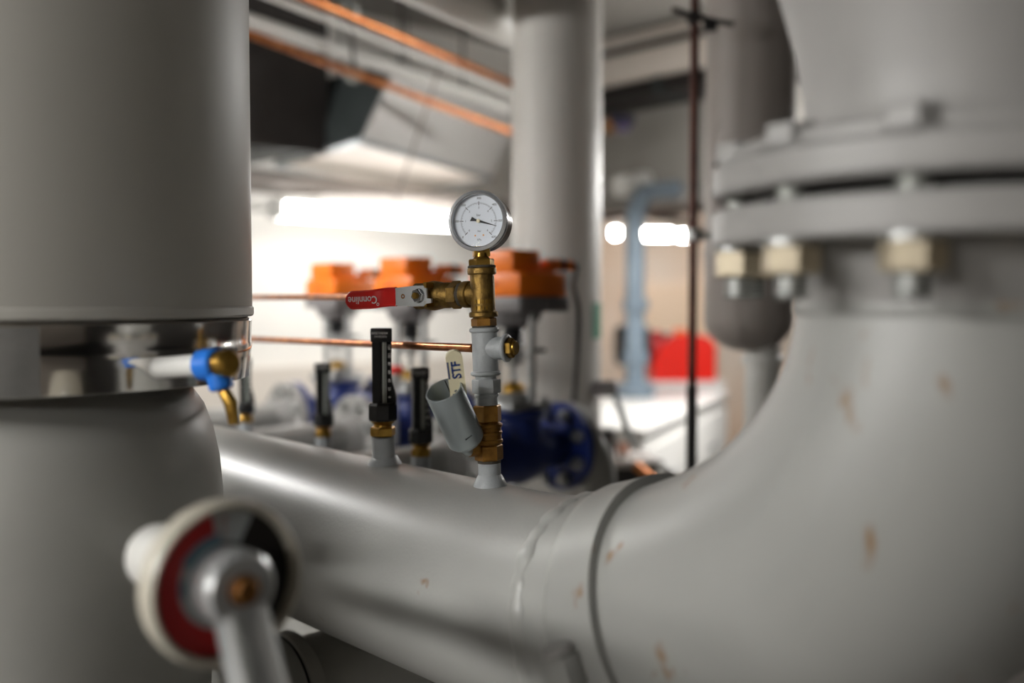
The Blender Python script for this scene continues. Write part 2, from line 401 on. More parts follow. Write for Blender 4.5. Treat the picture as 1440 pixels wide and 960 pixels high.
# beams at the upper right
BF = axyz(U(850, 128, 4.6), -D, UP)
t = thing('air_duct', 'pale rectangular duct right of the white column near the ceiling', 'duct', BF)
build('casing', G().box(-2.5, 3.0, 0, 0.5, 0.02, 0.15, ch=.004), M['duct_warm'], t)
build('cover_strip', G().box(-2.5, 3.0, -.02, 0.5, 0.15, 0.175), M['dark_iron'], t, smooth=False)
build('upper_casing', G().box(-2.5, 3.0, 0.02, 0.5, 0.175, 0.24), M['duct_warm'], t, smooth=False)
t = thing('cable_tray', 'dark cable tray below the pale duct at the upper right', 'tray', BF)
build('tray', G().box(-2.5, 3.0, 0, 0.35, -0.055, 0.012), M['dark_iron'], t, smooth=False)
gl = G()
for k in range(12): gl.box(-2.4 + k * .45, -2.37 + k * .45, -.012, .36, -.062, .015)
build('rungs', gl, M['duct_dark'], t, smooth=False)
so = build('trim_1', G().box(-2.5, 3.5, 0.25, 0.75, -0.52, -0.06, BF), M['soffit'], smooth=False); struct(so)
so = build('trim_2', G().box(-2.5, 3.5, -1.3, 2.4, 0.26, 0.32, BF), M['soffit'], smooth=False); struct(so)
# dark sensor hanging there
sm = frame(U(872, 172, 4.3), UP, (1, 0, 0))
t = thing('ceiling_sensor', 'small dark purple sensor with brown cap right of the white column', 'sensor', sm)
build('body', G().box(-.055, .06, -.03, .03, -.015, .03, ch=.01), mat('dark_violet', (38, 34, 58), .4), t)
build('lens', G().cyl(.028, -.04, .0, 16, Matrix.Translation((.015, 0, 0)), ch=.006), mat('violet', (104, 92, 132), .3), t)
build('cap', G().cyl(.02, -.05, .02, 12, Matrix.Translation((-.05, -.01, 0)), ch=.004), M['rust_bolt'], t)
build('rod', G().cyl(.005, 0, .12, 8), M['dark_iron'], t)

# ------------------------------------------------------------------ column, rear vessel and vertical pipes
c = U(783, 300, 2.55)
cf = Matrix.Translation((c.x, c.y, 0))
t = thing('insulated_riser', 'tall pale grey insulated riser behind the orange actuators', 'pipe', cf)
build('jacket', G().cyl(0.114, 0.02, ZC - 0.01, 48), M['column'], t)
build('joint_band', G().ring(.113, .1155, EYE + .42, EYE + .46, 48), M['column'], t)
build('foot_ring', G().ring(.10, .14, 0, .03, 32), M['insul'], t)
build('green_label', G().lathe([(.1142, EYE - .10), (.1148, EYE - .10), (.1148, EYE - .01), (.1142, EYE - .01)], 8, rot=math.radians(-42), arc=math.radians(34), cap=False), M['green'], t)
c = U(1054, 300, 2.35)
t = thing('rear_vessel', 'taupe vertical vessel with rounded bottom behind the right flange', 'vessel', Matrix.Translation((c.x, c.y, 0)))
zb = EYE - 0.125
prof = [(0.0, zb)] + [(.104 * math.sin(a), zb + .075 * (1 - math.cos(a))) for a in [PI / 2 * k / 10 for k in range(1, 11)]] + [(.104, ZC - .01)]
build('jacket', G().lathe(prof, 48), M['vessel_back'], t)
build('outlet_pipe', G().cyl(.042, 0.01, zb + .02, 24, Matrix.Translation((.035, 0, 0))), M['insul'], t)
build('outlet_collar', G().ring(.04, .05, zb - .03, zb - .01, 24, Matrix.Translation((.035, 0, 0)), ch=.003), M['insul'], t)
build('seam', G().ring(.103, .1065, EYE + .1, EYE + .115, 48), M['vessel_back'], t)
c = U(975, 300, 2.15)
t = thing('brown_pipe', 'thin dark brown vertical pipe in front of the taupe vessel', 'pipe', Matrix.Translation((c.x, c.y, 0)))
build('pipe', G().cyl(.0095, 0.0, ZC - .005, 16), M['copper_dark'], t)
build('sleeve', G().cyl(.0125, EYE - .62, EYE - .19, 16, ch=.003), M['black'], t)
build('clamp', G().ring(.009, .018, EYE + .125, EYE + .15, 16, ch=.002).box(.01, .075, -.006, .006, EYE + .13, EYE + .145), M['zinc'], t)
t = thing('pipe_bracket', 'dark angled bracket clamped to the brown pipe near the ceiling', 'bracket', Matrix.Translation(U(975, 26, 2.13)))
build('arm', G().tube([(-.045, 0, .02), (.0, -.012, .0), (.085, 0, -.012)], .006, 8), M['dark_iron'], t)
build('clip', G().cyl(.014, -.012, .012, 12, frame((0.0, -.004, 0), (0, 1, 0))), M['dark_iron'], t)
build('pad', G().box(.02, .05, -.014, .0, -.03, -.004, ch=.003), M['black'], t)

# ------------------------------------------------------------------ far right background things
def at(px, py, dep): return Matrix.Translation(U(px, py, dep))
# white cabinet
q0 = U(903, 604, 3.2); q1 = U(1020, 550, 4.5); zt = q0.z; dx = Vector((q1.x - q0.x, q1.y - q0.y, 0)); ln = dx.length
cfm = axyz(Vector((q0.x, q0.y, 0)), dx, UP)
t = thing('white_cabinet', 'white cabinet with a bright top behind the blue valve', 'cabinet', cfm)
build('body', G().box(0, ln, 0, .75, 0.05, zt - .03, ch=.006), M['cab'], t)
build('top', G().box(-.012, ln + .012, -.012, .76, zt - .03, zt, ch=.005), M['cab'], t)
for k in range(2):
    d_ = build('door', G().box(.02 + k * ln / 2, ln / 2 - .02 + k * ln / 2, -.014, 0, .10, zt - .07, ch=.004), M['cab'], t)
    build('handle', G().box(ln / 2 * (k + .5) - .05, ln / 2 * (k + .5) + .05, -.03, -.016, zt - .2, zt - .185, ch=.003), M['steel'], d_)
build('plinth', G().box(.02, ln - .02, .03, .74, 0, .05), M['dark_iron'], t, smooth=False)
# red pump behind
pm = U(955, 500, 5.0)
zr = U(955, 533, 5.0).z
t = thing('red_pump', 'red pump with black motor and rounded top behind the cabinet', 'pump', Matrix.Translation((pm.x, pm.y, zr)))
rp = [(-.15, 0), (.16, 0), (.16, .17), (.13, .215), (.05, .235), (-.05, .225), (-.11, .17), (-.15, .09)]
g = G()
g.prism(rp, -.12, .12, frame((0, 0, 0), (0, -1, 0), (1, 0, 0)))
build('housing', g, M['red'], t, ang=50)
build('top_highlight', G().cyl(.035, 0, .03, 16, Matrix.Translation((.0, 0, .225)), ch=.006), M['orange'], t)  # orange disc stands in for the highlight on the rounded top
build('motor', G().cyl(.10, -.26, -.09, 24, frame((-.06, 0, .17), (1, 0, 0)), ch=.012), M['black'], t)
build('motor_band', G().cyl(.075, -.10, -.03, 24, frame((-.06, 0, .17), (1, 0, 0))), M['red_dull'], t)
build('end_plate', G().cyl(.06, -.04, .03, 20, frame((-.06, 0, .17), (1, 0, 0))), M['dark_iron'], t)
build('pedestal', G().box(-.2, .2, -.14, .14, -zr, -.001), M['cab'], t, smooth=False)
# blue-grey bent pipe
b0 = U(893, 640, 4.3); b0.z = zt + .001; b1 = U(893, 272, 4.3); b2 = U(990, 262, 4.9)
t = thing('bent_pipe', 'blue-grey pipe rising and bending right under the far lamps', 'pipe', Matrix.Translation(b0))
build('pipe', G().tube(fillet([Vector((0, 0, 0)), b1 - b0, b2 - b0], .16, 10), .042, 20), M['bluepipe'], t)
for zz in (-.05, -.28): build('coupling', G().ring(.041, .055, EYE + zz - b0.z, EYE + zz + .05 - b0.z, 20, ch=.006), M['bluepipe'], t)
build('flange', G().ring(.041, .085, 0, .025, 24, ch=.004).ring(.041, .085, .03, .055, 24, ch=.004), M['bluepipe'], t)
a, b = U(872, 262, 4.6), U(990, 238, 5.2)
run('insulated_pipe', 'pale pipe just above the bend of the blue-grey pipe', 'pipe', a, b + (b - a) * .5, .05, M['insul'])
a, b = U(905, 300, 6.5), U(985, 318, 6.3)
t = thing('dark_rail', 'thin dark rail above the far lamps', 'rail', Matrix.Translation(a))
build('rail', G().tube([Vector((0, 0, 0)), b - a], .022, 8), M['dark_iron'], t)
for q in (.1, .9):
    p_ = (b - a) * q
    build('hanger_rod', G().cyl(.006, 0, ZC - a.z - p_.z, 8, Matrix.Translation(p_)), M['dark_iron'], t)
for i, (x, w, cc) in enumerate([(855, 12, 'dark_iron')]):
    run('far_bracket', 'small dark bracket far back beside the white column', 'bracket', U(x, 258, 6.4), U(x, 300, 6.4), .03, M['dark_iron'], 8)
# orange door far back
fd = U(945, 430, 8.9)
dd = struct(build('door_1', G().box(fd.x - .42, fd.x + .42, 8.93, 9.0, 0, EYE + .12), mat('orange_door', (234, 206, 178), .6), smooth=False))
build('door_handle', G().box(fd.x - .36, fd.x - .26, 8.88, 8.93, 1.03, 1.06), M['steel'], dd, smooth=False)
# small steel stand with can and lever valve
sf = axyz(U(858, 648, 2.75), Vector((1, .25, 0)), UP)
sz = sf.translation.z
t = thing('steel_stand', 'dark steel stand beside the blue valve flange', 'stand', sf)
build('top_plate', G().box(-.02, .15, -.02, .16, -.018, 0.0, ch=.003), M['vessel_back'], t)
build('side_frame', G().box(-.01, .14, 0.0, .15, -.09, -.018), M['dark_iron'], t, smooth=False)
for (x, y) in ((0, 0), (.13, 0), (0, .14), (.13, .14)): build('leg', G().box(x - .01, x + .01, y - .01, y + .01, -sz, -.018), M['dark_iron'], t, smooth=False)
t = thing('small_can', 'small pale can with a pink band on the steel stand', 'can', Matrix.Translation(sf @ Vector((.055, .05, 0))))
build('body', G().cyl(.016, 0, .085, 16, ch=.003), M['insul'], t)
build('label_band', G().ring(.0155, .0168, .012, .045, 16), mat('pink_band', (222, 170, 150), .6), t)
t = thing('dark_box', 'small dark box on the steel stand beside the can', 'box', Matrix.Translation(sf @ Vector((.0, .06, 0))))
build('body', G().box(-.012, .03, -.02, .04, 0, .07, ch=.004), M['dark_iron'], t)
build('lid', G().box(-.014, .032, -.022, .042, .07, .08, ch=.002), M['black'], t)
lv = U(852, 546, 2.5)
t = thing('lever_valve', 'small grey lever valve on the pale riser', 'valve', Matrix.Translation(lv))
build('body', G().cyl(.021, -.04, .03, 16, frame((0, 0, 0), (1, -.2, 0)), ch=.004), M['grey_pl'], t)
build('handle', G().tube([(.02, -.01, -.005), (.03, -.02, -.04), (.066, -.02, -.14)], .008, 10), M['galv'], t)
kb = U(930, 668, 2.35)
t = thing('small_manifold', 'small copper elbow with two white knobs behind the header elbow', 'manifold', Matrix.Translation(kb))
build('pipe', G().tube(fillet([(-.06, .02, .02), (-.01, 0, -.02), (.01, 0, -.12), (.01, 0, -.6)], .02, 5), .011, 12), M['copper'], t)
for s in (0, 1): build('knob', G().cyl(.017, 0, .03, 16, frame((.0 + s * .034, -.02, .005 - s * .018), (.2, -1, .3)), ch=.005), M['white_pl'], t)
run('black_hose', 'black hose end beside the foot of the blue valve flange', 'hose', U(838, 668, 2.3), U(872, 696, 2.25), .009, M['cable'], 10)

# ================================================================== CONTROL VALVES (blue, orange actuators)
VZ = -0.31
def make_valve(label, pos, post_r, grp='control valves in a row behind the header'):
    """local frame: x along E (flow), y along D, z up from the eye level (0 = split of orange and grey)"""
    t = thing('control_valve', label, 'valve', axyz(pos, E, UP), grp)
    fx = frame((0, 0, VZ), (1, 0, 0), (0, 1, 0))
    L = .145
    prof = [(.034, -L + .018), (.04, -L + .03), (.045, -.085), (.058, -.05), (.066, 0), (.058, .05), (.045, .085), (.04, L - .03), (.034, L - .018)]
    g = G().lathe(prof, 32, fx)
    g.lathe([(.06, VZ), (.062, VZ + .04), (.056, VZ + .07), (.062, VZ + .078), (.062, VZ + .09), (.0, VZ + .09)], 32)
    body = build('valve_body', g, M['blue'], t)
    for s in (-1, 1):
        m2 = fx @ Matrix.Translation((0, 0, s * (L - .009)))
        fl_ = build('valve_flange', G().cyl(.0925, -.010, .010, 40, m2, ch=.002), M['blue'], t)
        for k in range(8):
            a = 2 * PI * (k + .5) / 8
            bm_ = fx @ Matrix.Translation((.0725 * math.cos(a), .0725 * math.sin(a), s * (L - .009)))
            if s > 0: g = G().hexa(.024, -.024, -.010, bm_).cyl(.008, -.032, -.024, 10, bm_)
            else: g = G().hexa(.024, -.032, -.028, bm_).hexa(.024, -.042, -.030, bm_)
            build('flange_bolt', g, M['zinc'], fl_)
    build('counter_flange', G().cyl(.0925, -L - .022, -L - .001, 40, fx, ch=.002).lathe([(.038, -L - .055), (.052, -L - .022)], 32, fx), M['primer'], t)
    build('counter_flange', G().cyl(.0925, L + .003, L + .022, 40, fx, ch=.002), M['primer'], t)
    build('branch_pipe', G().cyl(.038, -L - .42, -L - .05, 28, fx), M['paint'], t)
    pts = [(L + .02, 0, VZ), (L + .112, 0, VZ), (L + .112, 0, -EYE)]
    build('outlet_pipe', G().tube(fillet(pts, .09, 8), .038, 24), M['paint'], t)
    build('bonnet', G().box(-.055, .055, -.055, .055, -.222, -.208, ch=.004).cyl(.046, -.21, -.186, 28, ch=.004), M['steel'], t)
    for k in range(4):
        a = PI / 4 + k * PI / 2
        build('bonnet_bolt', G().hexa(.014, -.209, -.198, Matrix.Translation((.062 * math.cos(a), .062 * math.sin(a), 0))), M['zinc'], t)
    build('gland', G().lathe([(.024, -.188), (.023, -.176), (.012, -.166), (.0, -.166)], 24), M['brass_b'], t)
    build('spindle', G().cyl(.0065, -.17, -.10, 12), M['steel'], t)
    build('coupling', G().cyl(.026, -.118, -.106, 24, ch=.003).cyl(.017, -.132, -.092, 16, ch=.002).box(-.038, -.01, -.008, .008, -.122, -.104, ch=.002), M['steel'], t)
    prof = []
    for k in range(5):
        z = -.094 + k * .011; prof += [(.019, z), (.023, z + .005)]
    build('bellows', G().lathe(prof + [(.020, -.044)], 24), M['black'], t)
    for s in (-1, 1):
        build('yoke_post', G().cyl(post_r, -.208, -.02, 16, Matrix.Translation((.0, s * .052, 0))), M['steel'], t)
    ind = build('travel_indicator', G().box(.0, .03, -.064, -.034, -.106, -.098, ch=.002), M['black'], t)
    build('base_bowl', G().lathe([(.022, -.058), (.046, -.05), (.056, -.034), (.060, -.02), (.0, -.02)], 32), M['grey_pl'], t)
    base = build('actuator_base', G().box(-.055, .085, -.075, .075, -.026, .004, ch=.004), M['grey_pl'], t)
    for k in range(6):
        x = -.045 + k * .022
        build('rib', G().box(x - .002, x + .002, -.078, -.074, -.022, .002), M['grey_pl'], base, smooth=False)
    cov = build('actuator_cover', G().box(-.055, .075, -.075, .075, .004, .052, ch=.007), M['orange'], t)
    build('upper_cover', G().box(-.052, .026, -.052, .052, .048, .096, ch=.005), M['orange'], t)
    build('side_cover', G().box(.026, .075, -.045, .045, .052, .066, ch=.004), M['orange'], t)
    for k in range(3): build('cover_print', G().box(-.0556, -.0549, .012 - k * .011, .020 - k * .011, .026, .033), M['red_ink'], cov, smooth=False)
    gx = frame((.055, -.03, .069), (1, 0, 0), (0, 1, 0))
    gland = build('cable_gland', G().cyl(.0125, .0, .045, 16, gx, ch=.002).cyl(.012, .054, .08, 16, gx, ch=.002), M['orange'], t)
    build('gland_ring', G().cyl(.0135, .043, .056, 16, gx), M['black'], gland)
    build('terminal_box', G().box(.078, .105, -.05, -.015, .014, .052, ch=.004), M['grey_pl'], t)
    build('terminal_foot', G().box(.074, .098, -.055, -.01, .004, .016, ch=.003), M['orange'], t)
    return t
def eye_pt(px, dep):
    p = U(px, 420, dep); return Vector((p.x, p.y, EYE))
V3, V2, V1 = eye_pt(722, 2.0), eye_pt(577, 2.35), eye_pt(474, 2.7)
v3 = make_valve('blue control valve with orange actuator right behind the brass fittings', V3, .0085)
v2 = copy_tree(v3); v2.matrix_world = axyz(V2, E, UP); v2['label'] = 'blue control valve with orange actuator behind the red lever, middle of three'
v1 = copy_tree(v3); v1.matrix_world = axyz(V1, E, UP); v1['label'] = 'blue control valve with orange actuator nearest the left insulated vessel'
# cable of the near actuator
ca = axyz(V3, E, UP) @ Vector((.135, -.03, .069))
run_pts = [ca, ca + Vector((.012, .005, -.004)), U(806, 402, 2.07), U(813, 435, 2.08), U(812, 490, 2.1), U(809, 540, 2.12), U(807, 575, 2.14), U(806, 640, 2.2)]
def smoothpts(p, k=5):
    out = []
    for i in range(len(p) - 1):
        a, b, c, d = p[max(i - 1, 0)], p[i], p[i + 1], p[min(i + 2, len(p) - 1)]
        for q in range(k):
            t = q / k
            out.append(0.5 * ((2 * b) + (c - a) * t + (2 * a - 5 * b + 4 * c - d) * t * t + (3 * b - a - 3 * c + d) * t ** 3))
    return out + [p[-1]]
tag(build('actuator_cable', G().tube(smoothpts(run_pts), .0055, 10), M['cable']), 'black cable hanging from the nearest orange actuator', 'cable')
rk = U(556, 519, 2.1)
t = thing('vent_knob', 'small red knob behind the black thermometer', 'knob', Matrix.Translation(rk))
build('knob', G().cyl(.018, -.009, .007, 18, ch=.004), M['red'], t)
build('stem', G().cyl(.006, -.16, -.008, 12), M['steel'], t)

# manifold behind the header that carries the branches
MU, MR = 0.905, 0.062
mo = E * MU; mo.z = EYE - 0.335
tag(build('manifold_pipe', G().cyl(MR, .6, 3.56, 36, frame(mo, D, UP), ch=.004), M['paint']), 'grey manifold pipe hidden behind the large header', 'pipe')

# ================================================================== MAIN HEADER with elbow and flange
HR = 0.1095
H0 = Vector((-0.022, 1.04, EYE - 0.305))
HF = axyz(H0, -D, UP)            # x towards the elbow, y = E, z up
TE, TS, RV = 0.487, 0.045, 0.30       # axis of the riser, start of the bend, rise of the bend
RH = TE - TS
def bend(phi):
    """point, tangent on the centre line of the bend"""
    return Vector((TS + RH * math.sin(phi), 0, RV * (1 - math.cos(phi)))), Vector((RH * math.cos(phi), 0, RV * math.sin(phi))).normalized()
def bend_at(t): return math.asin((t - TS) / RH)
def sweep(p0, p1, rad, n=24, sides=96):
    g = G(); rings = []
    for i in range(n + 1):
        ph = p0 + (p1 - p0) * i / n; c_, t_ = bend(ph); m_ = frame(c_, t_, (0, 1, 0)); r_ = rad(i / n) if callable(rad) else rad
        rings.append([m_ @ Vector((r_ * math.cos(2 * PI * k / sides), r_ * math.sin(2 * PI * k / sides), 0)) for k in range(sides)])
    return g, rings
hd = thing('header_pipe', 'large grey steel header pipe with elbow rising to the right flange', 'pipe', HF)
fxm = frame((0, 0, 0), (1, 0, 0), (0, 0, 1))
PW = bend_at(.156)
def xring(x): return [Vector((x, HR * math.cos(2 * PI * k / 96), HR * math.sin(2 * PI * k / 96))) for k in range(96)]
g, rg = sweep(0, PW, HR, 8)
m0 = frame((-2.78, 0, 0), (1, 0, 0), (0, 1, 0))
r_first = [m0 @ Vector((HR * math.cos(2 * PI * k / 96), HR * math.sin(2 * PI * k / 96), 0)) for k in range(96)]
build('pipe', g.loft([r_first] + rg), M['paint'], hd, ang=60)
def lumpy_bead(m, r, h, t, n=120, amp=.35, seed=1):
    rnd = random.Random(seed); g = G(); k = 7; v = []; f = []
    ph = [rnd.random() * 6.28 for _ in range(6)]
    for i in range(n):
        a = 2 * PI * i / n
        w = 1 + amp * (math.sin(13 * a + ph[0]) * .3 + math.sin(29 * a + ph[1]) * .3 + (rnd.random() - .5) * .8)
        for q in range(k):
            b = -PI / 2 + PI * q / (k - 1); rr = r + t * w * math.cos(b) - .0006
            v.append((rr * math.cos(a), rr * math.sin(a), h * w * math.sin(b) + .0012 * math.sin(5 * a + ph[2])))
    for i in range(n):
        j = (i + 1) % n
        for q in range(k - 1): f.append([i * k + q, j * k + q, j * k + q + 1, i * k + q + 1])
    return g.add(v, f, m)
c_, t_ = bend(PW)
build('weld_bead', lumpy_bead(frame(c_, t_, (0, 1, 0)), HR, .0095, .0042), M['paint'], hd, ang=60)
ER = HR + .0015
def bulge(ph): return max(0.0, math.sin(2 * (ph - bend_at(.256)) * (PI / 2) / (PI / 2 - bend_at(.256)))) if ph > bend_at(.256) else 0.0
rg = []
for i in range(49):
    ph = PW + (PI / 2 - PW) * i / 48; c_, t_ = bend(ph); q_ = bulge(ph)
    nrm = Vector((t_.z, 0, -t_.x)); m_ = frame(c_ + nrm * .014 * q_, t_, (0, 1, 0)); r_ = ER + .013 * q_
    rg.append([m_ @ Vector((r_ * math.cos(2 * PI * k / 96), r_ * math.sin(2 * PI * k / 96), 0)) for k in range(96)])
g = G()
top_ring = [Vector((p.x, p.y, .305 - .006)) for p in rg[-1]]
build('elbow', g.loft(rg + [top_ring]), M['paint_elbow'], hd, ang=60)
ZF = 0.305 + 0.036               # underside of the lower flange
em = Matrix.Translation((TE, 0, 0))
build('neck_weld', G().bead(ER, .305 - .006, .006, .0022, 96, em), M['paint_elbow'], hd)
FT = .024
build('flange', G().lathe([(ER, .305 - .008), (ER + .003, .305 + .004), (ER + .012, ZF - .012), (ER + .02, ZF), (.168, ZF), (.170, ZF + .002), (.170, ZF + FT - .002), (.168, ZF + FT), (.1, ZF + FT)], 96, em), M['primer'], hd)
# upper component
GZ = ZF + FT + .009
ub = thing('flanged_body', 'grey flared body bolted on top of the right flange', 'pipe', HF @ Matrix.Translation((TE, 0, GZ)))
build('flange', G().lathe([(.1, 0), (.167, 0), (.170, .003), (.170, .02), (.165, .024), (.12, .024)], 96), M['primer'], ub)
build('raised_ring', G().lathe([(.159, .02), (.159, .031), (.156, .034), (.1, .034)], 96), M['primer'], ub)
build('flared_neck', G().lathe([(.113, .03), (.108, .04), (.106, .055), (.108, .075), (.114, .105), (.124, .14), (.138, .18), (.15, .23), (.155, .3), (.155, ZC - .02 - (H0.z + GZ)), (.0, ZC - .02 - (H0.z + GZ))], 96), M['primer'], ub)
gk = build('flange_gasket', G().cyl(.134, 0, .009, 64, HF @ Matrix.Translation((TE, 0, ZF + FT))), M['gasket'])
tag(gk, 'black gasket in the gap between the two right flanges', 'gasket')
# bolts: angle measured from the direction to the camera
cvec = (HF @ Vector((TE, 0, 0))); cdir = Vector((-cvec.x, -cvec.y, 0)).normalized()
ca_ = math.atan2(cdir.dot(HF.to_3x3() @ Vector((0, 1, 0))), cdir.dot(HF.to_3x3() @ Vector((1, 0, 0))))
names = {0: 'flange bolt with zinc nut, large in front under the right flange', 1: 'flange bolt with zinc nut, second from the left rim of the right flange', 2: 'flange bolt with zinc nut at the left rim of the right flange'}
for k in range(12):
    a = ca_ - math.radians(10 + 30 * k)
    bx, by = TE + .152 * math.cos(a), .152 * math.sin(a)
    mt = HF @ Matrix.Translation((bx, by, ZF))
    t = thing('flange_bolt', names.get(k, 'flange bolt with zinc nut on the far side of the right flange'), 'bolt', mt, 'bolts of the right flange')
    build('nut', G().hexa(.032, -.021, -.003, ch=.0015, rot=.3 + k), M['zinc_nut'], t)
    build('washer', G().cyl(.019, -.003, 0, 24), M['zinc'], t)
    sh = build('shank', G().cyl(.0098, -.036, FT * 2 + .012, 16, ch=.0015), M['shank'], t)
    for q in range(4): build('thread', G().bead(.0098, -.024 - q * .003, .001, .0008, 16, k=3), M['zinc'], sh)
    build('head', G().hexa(.030, FT * 2 + .0092, FT * 2 + .023, ch=.0015, rot=k), M['primer'], t)
    build('upper_washer', G().cyl(.019, FT * 2 + .009, FT * 2 + .0112, 24), M['primer'], t)
# clamp collar round the header
CR = HR + .009
cl = thing('pipe_collar', 'grey clamp collar round the header between weld and elbow', 'clamp', HF)
p0_, p1_ = bend_at(.192), bend_at(.256)
g, rg = sweep(p0_, p1_, lambda q: HR + .0015 + .0085 * min(1.0, q / .16), 14)
g2_, rin = sweep(p0_, p1_, HR + .0012, 14)
band = G().loft(rg + rin[::-1] + [rg[0]], False)
build('band', band, M['paint_elbow'], cl, ang=35)
c_, t_ = bend(bend_at(.222))
nb = Vector((0, -.97, -.16)); nb = (nb - t_ * nb.dot(t_)).normalized()
lug = build('lug', G().box(-.016, .016, -.014, .014, -.012, .012, ch=.004), M['paint'], cl, mtx=frame(c_ + nb * (CR + .008), nb, t_))
build('bolt_head', G().cyl(.014, 0, .010, 20, ch=.003), M['primer'], lug, mtx=frame((0, .012, 0), (0, 1, 0)))

# ---- stubs welded to the header
def header_top(px, dep=None):
    """x position in the header frame whose crown shows at picture column px"""
    k = (px - 720) / FPX
    # (H0.x - D.x*t) / (H0.y - D.y*t) = k
    return (k * H0.y - H0.x) / (-D.x + k * D.y)
# ================================================================== GAUGE STACK
# every piece is placed on one slightly leaning axis; lengths measured from the crown
xs = header_top(689)
base = HF @ Vector((xs, 0, HR))
dep0 = base.y
top = U(676.5, 352, base.y - .0)
axis = (top - base).normalized()
SM = frame(base, axis, Vector((1, 0, 0)))
mm = dep0 / FPX                              # metres per picture pixel at the stack
def sz_(py):                                 # height on the axis from a picture row
    p = U(683, py, dep0); return (p.z - base.z) / axis.z
stub_m = HF.inverted() @ SM
build('gauge_stub', G().cyl(.0118, -.012, sz_(648), 28, stub_m), M['paint_small'], hd)
build('stub_weld', G().lathe([(.0182, -.010), (.0178, .000), (.0150, .006), (.0122, .011)], 40, stub_m, cap=False), M['paint_small'], hd)
def V(py): return sz_(py)
# lower brass ball valve
t = thing('brass_valve', 'dull brass ball valve low on the gauge riser beside the tilted tube', 'valve', SM)
build('body', G().hexa(.0262, V(594), V(570), ch=.0012, rot=.3).cyl(.0140, V(626), V(594), 28, ch=.0012).bead(.0138, V(609), .002, .0012, 28).hexa(.0262, V(648), V(626), ch=.0012, rot=.1), M['brass_o'], t)
build('union_ring', G().ring(.0125, .0152, V(624), V(618), 28, ch=.0008).ring(.0125, .0152, V(602), V(596), 28, ch=.0008), M['brass_o'], t)
build('stem_boss', G().cyl(.0085, 0, .023, 20, frame((0, 0, V(630)), (-1, -.35, 0)), ch=.001), M['brass_o'], t)
build('hemp_seal', G().cyl(.0122, V(652), V(646), 24), M['hemp'], t)
# grip and tube on this valve
def loc(px, py, dy=0.0): return SM.inverted() @ U(px, py, dep0 + dy)
h_top, h_bot = loc(637, 492, -.063), loc(655, 636, -.014)
ax = (h_top - h_bot).normalized(); hl = (h_top - h_bot).length
hm = frame(h_bot, ax, Vector((1, .12, 0)))
n = 10; w = .0083
poly = [(-w, .022), (w, .022)] + [(w * math.cos(a), hl - w + w * math.sin(a)) for a in [PI * k / n for k in range(n + 1)]]
grip = build('grip', G().prism(poly, -.0022, .0022, hm @ frame((0, 0, 0), (0, -1, 0), (1, 0, 0))), M['cream'], t, ang=25)
lm = hm @ frame((-.001, -.0024, hl - .031), (0, -1, 0), (1, 0, 0))
rot90 = Matrix.Rotation(PI / 2, 4, 'Z')
lettering('grip_print', 'STF', .0125, M['ink_blue'], grip, lm @ Matrix.Translation((.002, .010, 0)) @ rot90, bold=.0003)
build('print_bar', G().box(-.0068, -.0054, .001, .0195, 0, .0002, lm), M['ink_blue'], grip, smooth=False)
for k in range(6):
    a = k * PI / 3
    build('print_arrow', G().box(.0042, .0056, -.0013, .0013, 0, .0002, lm @ Matrix.Translation((.001, -.017, 0)) @ Matrix.Rotation(a, 4, 'Z')), M['ink_soft'], grip, smooth=False)
build('grip_foot', G().tube([h_bot + ax * .026, h_bot + ax * .004, Vector((-.021, -.010, V(632)))], .006, 12), M['galv'], t)
# galvanised tube slipped over the grip
r_t = .0192
tb, tt = U(654, 619, dep0 - .030), U(627, 551, dep0 - .036)
tax = (tt - tb).normalized()
tax = (tax + Vector((0, -.46, 0))).normalized()
tl = .069
ctr_ = (tb + tt) / 2
tm = frame(ctr_ - tax * tl * .5, tax, (1, 0, 0))
tu = thing('galvanised_tube', 'short galvanised tube tilted over the cream valve grip', 'tube', tm)
build('shell', G().lathe([(r_t - .0016, tl), (r_t - .0004, tl), (r_t, tl - .0006), (r_t, .004), (r_t - .003, .0), (.012, -.001), (.012, .001), (r_t - .003, .003), (r_t - .0018, .006), (r_t - .0016, tl)], 48, cap=False), M['galv'], tu)
build('seam', G().box(-.0004, .0004, r_t - .0022, r_t - .0014, .006, tl - .001), M['dark_iron'], tu, smooth=False)
build('scuff_mark', G().box(-.004, .004, -r_t - .0001, -r_t + .0006, .0165, .0176, Matrix.Rotation(.55, 4, 'Z') @ Matrix.Rotation(-.1, 4, 'Y')), M['ink'], tu, smooth=False)
# grey nipple and grey tee
t = thing('grey_tee', 'grey painted tee fitting on the gauge riser above the dull brass valve', 'fitting', SM)
build('nipple', G().cyl(.0112, V(572), V(525), 28).bead(.0112, V(556), .0022, .0016, 28).hexa(.0262, V(553), V(533), ch=.001), M['paint_small'], t)
build('body', G().cyl(.0134, V(528), V(462), 36), M['paint_small'], t)
build('rim', G().bead(.0134, V(525), .0026, .0026, 36), M['paint_small'], t)
build('rim', G().bead(.0134, V(464), .0026, .0024, 36), M['paint_small'], t)
bd = Vector((.86, -.42, .0)).normalized()
bm2 = frame((0, 0, V(490)), bd, UP)
br = build('side_branch', G().cyl(.0118, 0, .026, 28, bm2).bead(.0122, .0255, .0022, .0026, 28, bm2), M['paint_small'], t)
build('plug', G().hexa(.018, .027, .034, bm2, ch=.001).cyl(.0075, .033, .037, 16, bm2, ch=.001), M['brass_b'], t)
build('hemp_seal', G().ring(.011, .0126, V(462), V(458), 24), M['hemp'], t)
